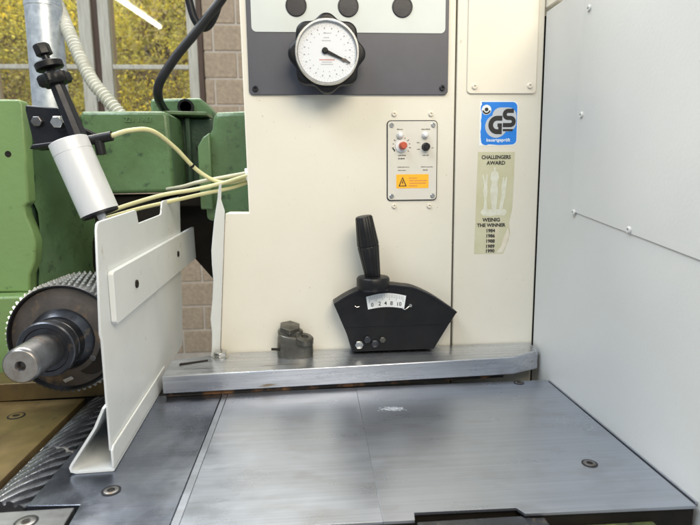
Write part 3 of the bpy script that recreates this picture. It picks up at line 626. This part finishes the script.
# ================================================================== white guard
gd = thing('sheet_guard', 'white bent sheet metal guard with notched top and bolted strip', 'guard', (-230, 700, 0))
G0 = Vector((-220.1, 566.3, 0)); gd_ = Vector((-0.04355, 0.99905, 0)); gn = Vector((0.99905, 0.04355, 0))
def gprism(poly, o0, o1):
    bm = nb(); A = [bm.verts.new(G0+gd_*s+gn*o0+Vector((0, 0, z))) for s, z in poly]; B = [bm.verts.new(G0+gd_*s+gn*o1+Vector((0, 0, z))) for s, z in poly]; n = len(poly)
    bm.faces.new(A); bm.faces.new(B[::-1])
    for i in range(n): bm.faces.new((A[i], B[i], B[(i+1) % n], A[(i+1) % n]))
    return bm
sheet = [(3, 22), (4.5, 146), (1, 153), (14.5, 262), (18, 268), (24, 270), (165, 275), (171, 273), (178, 256.5), (310, 260), (317, 262), (328, 279), (336, 281), (470, 283.5), (477, 279), (428, 26), (415, 13), (344, 12), (275, 3.5), (270, 3.5), (240, 22)]
obj('guard_sheet', gprism(sheet, -2.6, 0), WHITE, gd, bevel=0.7)
obj('channel_lip', gprism([(-1, 4), (-1, 24), (4, 27.5), (262, 27.5), (272, 4)], 0.3, 2.9), WHITE, gd, bevel=0.7)
# folded channel at the foot: base and slanted left flange as one bent profile
def channel():
    prof = [(2.9, 4.2), (2.2, 1.6), (0, 0.4), (-36, 0.4), (-40.5, 1.6), (-42.5, 5.5), (-41.2, 10), (-14.5, 50), (-4.2, 72), (-6.6, 73), (-16.8, 51.4), (-43.8, 11.2), (-45.6, 4.6), (-42.6, -0.0), (-37, -2.2+2.25), (0, -2.2+2.25)]
    inner = [(2.9, 4.0), (1.6, 2.7), (-36, 2.7), (-40, 4.2), (-40.9, 7), (-39.4, 10), (-12.4, 50), (-2.2, 72)]
    outer = [(2.9, 0.9), (1.5, 0.2), (-37, 0.2), (-42.4, 2.2), (-43.6, 7.2), (-41.8, 11.4), (-14.8, 51.2), (-4.6, 73)]
    bm = nb(); poly = inner+outer[::-1]; L0, L1 = -1.0, 272.0
    A = [bm.verts.new(G0+gd_*L0+gn*o+Vector((0, 0, z))) for o, z in poly]; B = [bm.verts.new(G0+gd_*L1+gn*o+Vector((0, 0, z))) for o, z in poly]; n = len(poly)
    for i in range(n): bm.faces.new((A[i], B[i], B[(i+1) % n], A[(i+1) % n]))
    k = len(inner)
    for V in (A, B):
        for i in range(k-1): bm.faces.new((V[i], V[i+1], V[n-2-i], V[n-1-i]))
    return bm
obj('foot_channel', channel(), WHITE, gd, smooth=False)
st = obj('clamp_strip', gprism([(35, 158), (35, 211), (38, 214), (575, 218.5), (584, 152), (38, 154.5)], 0.2, 6.4), WHITE, gd, bevel=0.8)
for s, z in ((122, 184.2), (394, 186)):
    b = nb(); lathe(b, G0+gd_*s+gn*6.3+Vector((0, 0, z)), gn, [(0, 5.2), (1.6, 5.2), (2.2, 4.6), (2.2, 2.6), (0.8, 2.4), (0.8, 0)], 20); obj('bolt', b, GRIME, gd, smooth=True)

# ---- black arm that carries the guard, and the grimy body behind it
ar = thing('guard_arm', 'black oily arm behind the white guard strip', 'arm', (-230, 1170, 110))
obj('arm_plate', prism(nb(), [(-300, 292), (-196, 296), (-196, 180), (-204, 101), (-243, 150), (-300, 156)], 'y', 1156, 1190), GRIME, ar, bevel=2)
obj('pivot_block', box(nb(), -262, -206, 1110, 1154, 262, 300), GRIME, ar, bevel=3)

# ================================================================== toothed feed roller
fr = thing('feed_roller', 'toothed steel feed roller with projecting shaft beside the guard', 'feed roller', (-320, 745, 112))
FX, FZ = -320, 112
b = nb(); lathe(b, (FX, 702, FZ), (0, 1, 0), [(6, 0), (6, 65), (2, 67.4), (0, 68.4), (0, 70.2), (1, 70.8), (86, 70.8), (88, 68), (88, 0)], 96); obj('rim', b, RIMM, fr, smooth=True)
b = nb(); lathe(b, (FX, 707.6, FZ), (0, -1, 0), [(0, 66.6), (1.2, 66), (3, 54), (9, 44), (9, 0)], 72); dsc = obj('disc_face', b, RUSTY, fr, smooth=True)
tt = nb(); NT = 62
for j in range(6):
    y = 709+j*15.2
    for k in range(NT):
        a = 2*math.pi*(k+0.5*(j % 2))/NT; da = math.pi/NT*0.66
        def cp_(an, r, yy): return tt.verts.new((FX+r*math.cos(an), yy, FZ+r*math.sin(an)))
        q = [cp_(a-da, 70.6, y), cp_(a, 70.6, y+6.6), cp_(a+da, 70.6, y), cp_(a, 70.6, y-6.6)]
        t_ = [cp_(a-da*0.42, 74.8, y), cp_(a, 74.8, y+2.6), cp_(a+da*0.42, 74.8, y), cp_(a, 74.8, y-2.6)]
        tt.faces.new(t_)
        for i in range(4): tt.faces.new((q[i], q[(i+1) % 4], t_[(i+1) % 4], t_[i]))
tag(obj('teeth', tt, TOOTH, fr, smooth=False), kind='stuff')
b = nb(); lathe(b, (FX, 699, FZ), (0, -1, 0), [(0, 41), (4, 40), (12, 33), (12, 31.5), (24, 31.5), (25, 30)], 56); obj('hub', b, IRONB, fr, smooth=True)
b = nb(); lathe(b, (FX, 676, FZ), (0, -1, 0), [(0, 26), (10, 26), (10, 33), (11.5, 34.5), (21, 34.5), (22.5, 33), (22.5, 27.5), (21, 26.5), (21, 20)], 56); obj('collar', b, IRONB, fr, smooth=True)
b = nb(); lathe(b, (FX, 660, FZ), (0, -1, 0), [(0, 20.6), (59, 20.6), (62.5, 19.8), (64, 18.2), (64, 5.5), (61.5, 3.8), (58, 3.2), (58, 0)], 48); sh = obj('shaft', b, IRON, fr, smooth=True)
b = nb(); lathe(b, (FX, 596.1, FZ), (0, -1, 0), [(0, 18.2), (0.35, 17.8), (0.35, 6.2), (-0.3, 5.8)], 48, caps=False); obj('end_face', b, ENDM, sh, smooth=True)
ho = nb(); lathe(ho, (FX+31, 704.6, FZ-28), (0.0, -1, 0), [(0, 20.5), (3.6, 20.5), (4.2, 19.8), (4.2, 0)], 32); hh_ = obj('access_hole', ho, GRIME, dsc, smooth=True)
b = nb(); hexhead(b, (FX+36, 700.4, FZ-26), (0, -1, 0), 4.5, 3); obj('bolt', b, IRON, dsc)
b = nb(); prism(b, [(FX-6, FZ-56), (FX+5, FZ-51), (FX+8, FZ-55), (FX-3, FZ-60)], 'y', 702.5, 706); obj('machined_flat', b, TOOTH, dsc, bevel=0.4)
b = nb(); cyl(b, (FX, 790, FZ), (FX, 1000, FZ), 22, 32); obj('rear_shaft', b, GRIME, fr, smooth=True)

# ================================================================== green castings
gc = thing('green_gear_casing', 'light green cast machine casing at the far left', 'casing', (-560, 960, 20))
face_ = [(-760, 439), (-433, 437), (-428.5, 430), (-434, 282), (-441, 276), (-440, 262), (-433, 240), (-429.5, 220), (-433, 190), (-443, 168), (-446, 140), (-760, 146)]
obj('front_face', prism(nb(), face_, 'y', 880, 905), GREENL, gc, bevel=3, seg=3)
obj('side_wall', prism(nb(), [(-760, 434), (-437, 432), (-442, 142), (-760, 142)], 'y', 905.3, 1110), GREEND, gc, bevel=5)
sw = nb()
rows = []
rnd = random.Random(11)
for j in range(13):
    y = 900+j*17; row = []
    for i in range(22):
        z = 140+i*14; t = j/12
        x = -436+26*t+rnd.uniform(-2, 2)+5*math.sin(z/31+j*0.6)
        row.append(sw.verts.new((x, y, min(z, 431))))
    rows.append(row)
for A, B in zip(rows, rows[1:]):
    for i in range(21): sw.faces.new((A[i], A[i+1], B[i+1], B[i]))
obj('rough_side', sw, GREEN, gc, smooth=True)
obj('lower_flange', prism(nb(), [(-760, 140), (-436, 140), (-425, 118), (-420, 40), (-420, -40), (-760, -40)], 'y', 850, 1010), GREENL, gc, bevel=4)
b = nb(); lathe(b, (-457, 880.4, 356), (0, -1, 0), [(0, 5), (0.6, 4.8), (0.6, 0)], 20); obj('plug_hole', b, GRIME, gc, smooth=True)

mb = thing('green_slide_housing', 'mid green box casting with cast numbers behind the air cylinder', 'casting', (-330, 1130, 200))
obj('housing', prism(nb(), [(-414, 290), (-414, 436), (-408, 441), (-262, 441), (-256, 434), (-252, 292)], 'y', 1050, 1200), GREEN, mb, bevel=7, seg=3)
lettering('221 1983', 13, -310, 425, 1050.2, GREEN, mb, bold=0.3, depth=1.6)
obj('under_body', box(nb(), -424, -282, 1070, 1140, 30, 288), GRIME, mb, bevel=5)

rm = thing('green_motor_housing', 'dark green motor housing with shelf bracket behind the box casting', 'motor', (-250, 1250, 250))
obj('housing', prism(nb(), [(-330, 300), (-330, 486), (-225, 488), (-198, 458), (-205, 330), (-215, 300)], 'y', 1210, 1330), GREEN, rm, bevel=6)
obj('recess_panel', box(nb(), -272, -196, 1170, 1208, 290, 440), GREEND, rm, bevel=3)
obj('rib', box(nb(), -247, -238, 1150, 1169, 290, 440), GREEND, rm, bevel=2)
obj('shelf', prism(nb(), [(-282, 1120), (-200, 1140), (-200, 1208), (-282, 1208)], 'z', 443, 450), GREEN, rm, bevel=1.5)
b = nb(); lathe(b, (-255, 1208, 468), (0, -1, 0), [(0, 17), (5, 17), (5, 12), (0, 12)], 28); obj('ring', b, BLACK, rm, smooth=True)
for x, z in ((-262, 400), (-225, 380), (-258, 345)):
    b = nb(); lathe(b, (x, 1150 if x == -262 else 1169, z), (0, -1, 0), [(0, 5), (3, 5), (3, 0)], 12); obj('bolt', b, GRIME, rm)

rg = thing('green_end_cover', 'green rounded end cover peeking out beside the beige cabinet', 'cover', (-120, 1050, 250))
obj('cover', prism(nb(), [(-186, 240), (-187, 360), (-180, 386), (-168, 404), (-166, 426), (-158, 433), (-60, 437), (-60, 240)], 'y', 1000, 1110), GREEN, rg, bevel=9, seg=3)
obj('side_lug', prism(nb(), [(-192, 262), (-192, 372), (-182, 388), (-170, 396), (-170, 262)], 'y', 985, 999), GREEN, rg, bevel=2.5)

# ================================================================== air cylinder
ac = thing('air_cylinder', 'white air cylinder with black adjusting spindle on a black bracket', 'cylinder', (-350, 850, 380))
c0 = Vector((-341.5, 820, 370.5)); c1 = Vector((-303.5, 818, 264.5)); cd = (c1-c0).normalized(); cl_ = (c1-c0).length
b = nb(); lathe(b, c0, cd, [(-1, 25), (0, 27), (17, 27.2), (17.4, 26.6), (18.0, 26.6), (18.4, 27.2), (cl_-4, 27.2)], 56); obj('barrel', b, ALU, ac, smooth=True)
b = nb(); lathe(b, c0, cd, [(cl_-4, 26.2), (cl_-1, 26.2), (cl_, 25), (cl_, 0)], 48); obj('end_cap', b, BLACKM, ac, smooth=True)
b = nb(); cyl(b, c1, c1+cd*26, 6, 20); obj('piston_rod', b, ALU, ac, smooth=True)
bp = obj('bracket', prism(nb(), [(-418, 427), (-372, 423), (-352, 402), (-318, 384), (-312, 372), (-340, 366), (-404, 360), (-411, 366), (-419, 420)], 'y', 866, 876), BLACKM, ac, bevel=2)
obj('bracket_lip', prism(nb(), [(-404, 360.5), (-312, 373), (-312, 379), (-400, 367)], 'y', 836, 866), BLACKM, ac, bevel=1.5)
b = nb(); hexhead(b, (-401.5, 866, 402.5), (0, -1, 0), 8.5, 7); obj('hex_bolt', b, IRON, ac, bevel=0.6)
b = nb(); lathe(b, (-368, 866, 401), (.15, -1, -0.1), [(0, 13), (3, 13), (3, 9)], 26); obj('washer', b, BLACKM, ac, smooth=True)
b = nb(); hexhead(b, (-368, 860, 401), (.15, -1, -0.1), 10, 16); obj('hex_bolt', b, CHROME, ac, bevel=0.7)
s0 = Vector((-333, 836, 378)); s1 = Vector((-372, 832, 503)); sdv = (s1-s0).normalized()
b = nb(); lathe(b, s0, sdv, [(0, 12.5), (70, 10.6), (84, 10.0)], 8); obj('spindle', b, BLACKM, ac, bevel=0.8)
b = nb(); lathe(b, s0+sdv*76, sdv, [(0, 18), (3, 20.5), (13, 20.5), (16, 18), (16, 0)], 40, lambda a: 1+0.12*math.cos(6*a)); obj('star_nut', b, BLACK, ac, bevel=0.6)
b = nb(); lathe(b, s0+sdv*98, sdv, [(0, 17), (1.5, 19), (9, 19), (10.5, 17.5), (10.5, 0)], 40); obj('lock_disc', b, BLACK, ac, smooth=True)
b = nb(); cyl(b, s0+sdv*92, s0+sdv*120, 5.5, 16); obj('stud', b, BLACKM, ac, smooth=True)
b = nb(); hexhead(b, s0+sdv*118, sdv, 11.5, 16); obj('cap_nut', b, BLACK, ac, bevel=1.2)
b = nb(); cyl(b, (-322, 838, 372), (-286, 838, 379), 7.2, 20); fit = obj('hose_fitting', b, BLACK, ac, smooth=True)
b = nb(); cyl(b, (-306, 838, 376), (-303, 838, 352), 7.0, 20); obj('elbow', b, BLACK, fit, smooth=True)

# ================================================================== tubes and cables
def hose(name, pts, r, m_, label, cat='tube', group=None, rf=None, n=10, seg=12):
    b_ = nb(); tube(b_, pts, r, seg, n, rf); return tag(obj(name, b_, m_, smooth=True), label, cat, group)
G = 'cream air tubes'
hose('air_tube', [(-288, 838, 378.6), (-262, 843, 387), (-235, 862, 388), (-212, 900, 366), (-188, 935, 333), (-160, 945, 313), (-132, 940, 309), (-96, 935, 316), (-40, 940, 322)], 3.5, CREAM, 'cream air tube arching from the black cylinder fitting', 'tube', G)
hose('air_tube', [(-330, 900, 262), (-290, 915, 276), (-240, 925, 290), (-190, 930, 298), (-140, 935, 309), (-96, 925, 321), (-40, 930, 330)], 3.4, CREAM, 'lowest cream air tube running from behind the guard', 'tube', G)
hose('air_tube', [(-330, 910, 254), (-280, 925, 268), (-230, 935, 279), (-180, 940, 290), (-130, 942, 300), (-90, 938, 312), (-40, 940, 318)], 3.2, CREAM, 'cream air tube running just under the lowest pair of tubes', 'tube', G)
hose('air_tube', [(-262, 1040, 298), (-222, 990, 303), (-190, 960, 310), (-150, 952, 317), (-120, 948, 322), (-90, 946, 327), (-40, 950, 332)], 3.2, CREAMW, 'white air tube leaving the green box casting', 'tube', G)
zt = nb(); lathe(zt, (-101, 938, 318), (1, 0, 0.2), [(-2.2, 15), (2.2, 15), (2.2, 13.5), (-2.2, 13.5), (-2.2, 15)][:4], 24); tag(obj('cable_tie', zt, STWHITE, smooth=True), 'white cable tie around the bundle of cream tubes', 'cable tie')
zt = nb(); lathe(zt, (-192, 930, 337), (0.6, 0.6, -0.8), [(-1.6, 4.4), (1.6, 4.4)], 16); tag(obj('cable_tie', zt, BLACK, smooth=True), 'small black cable tie on the arching cream tube', 'cable tie')
hose('ribbed_conduit', [(-575, 1350, 760), (-545, 1330, 690), (-513, 1290, 632), (-463, 1250, 536), (-425, 1235, 488), (-392, 1228, 446), (-375, 1225, 420)], 13.0, CONDUIT, 'off-white ribbed flexible conduit hanging in front of the window', 'conduit', rf=lambda L: 1+0.15*math.sin(L*2*math.pi/8.5), n=70, seg=16)
hose('power_cable', [(-291, 1205, 452), (-288, 1150, 458), (-286, 1110, 474), (-279, 1100, 500), (-248, 1100, 545), (-208, 1100, 590), (-178, 1102, 626), (-154, 1105, 656), (-128, 1108, 700), (-100, 1110, 760)], 8.6, RUBBER, 'thick black power cable rising from the green motor housing', 'cable')
hose('looped_cable', [(-238, 1118, 740), (-226, 1118, 690), (-218, 1118, 648), (-211, 1118, 622), (-199, 1119, 606), (-185, 1120, 610), (-172, 1120, 630), (-160, 1122, 662), (-142, 1124, 705), (-120, 1126, 760)], 7.6, RUBBER, 'black cable hanging in a short loop at the top', 'cable')
b = nb(); lathe(b, (-573, 1300, 360), (0.012, 0, 1), [(0, 37), (330, 37), (331, 38.2), (338, 38.2), (339, 37), (760, 37)], 56)
tag(obj('extraction_pipe', b, GALV, smooth=True), 'vertical galvanised steel pipe in front of the left window sash', 'pipe')
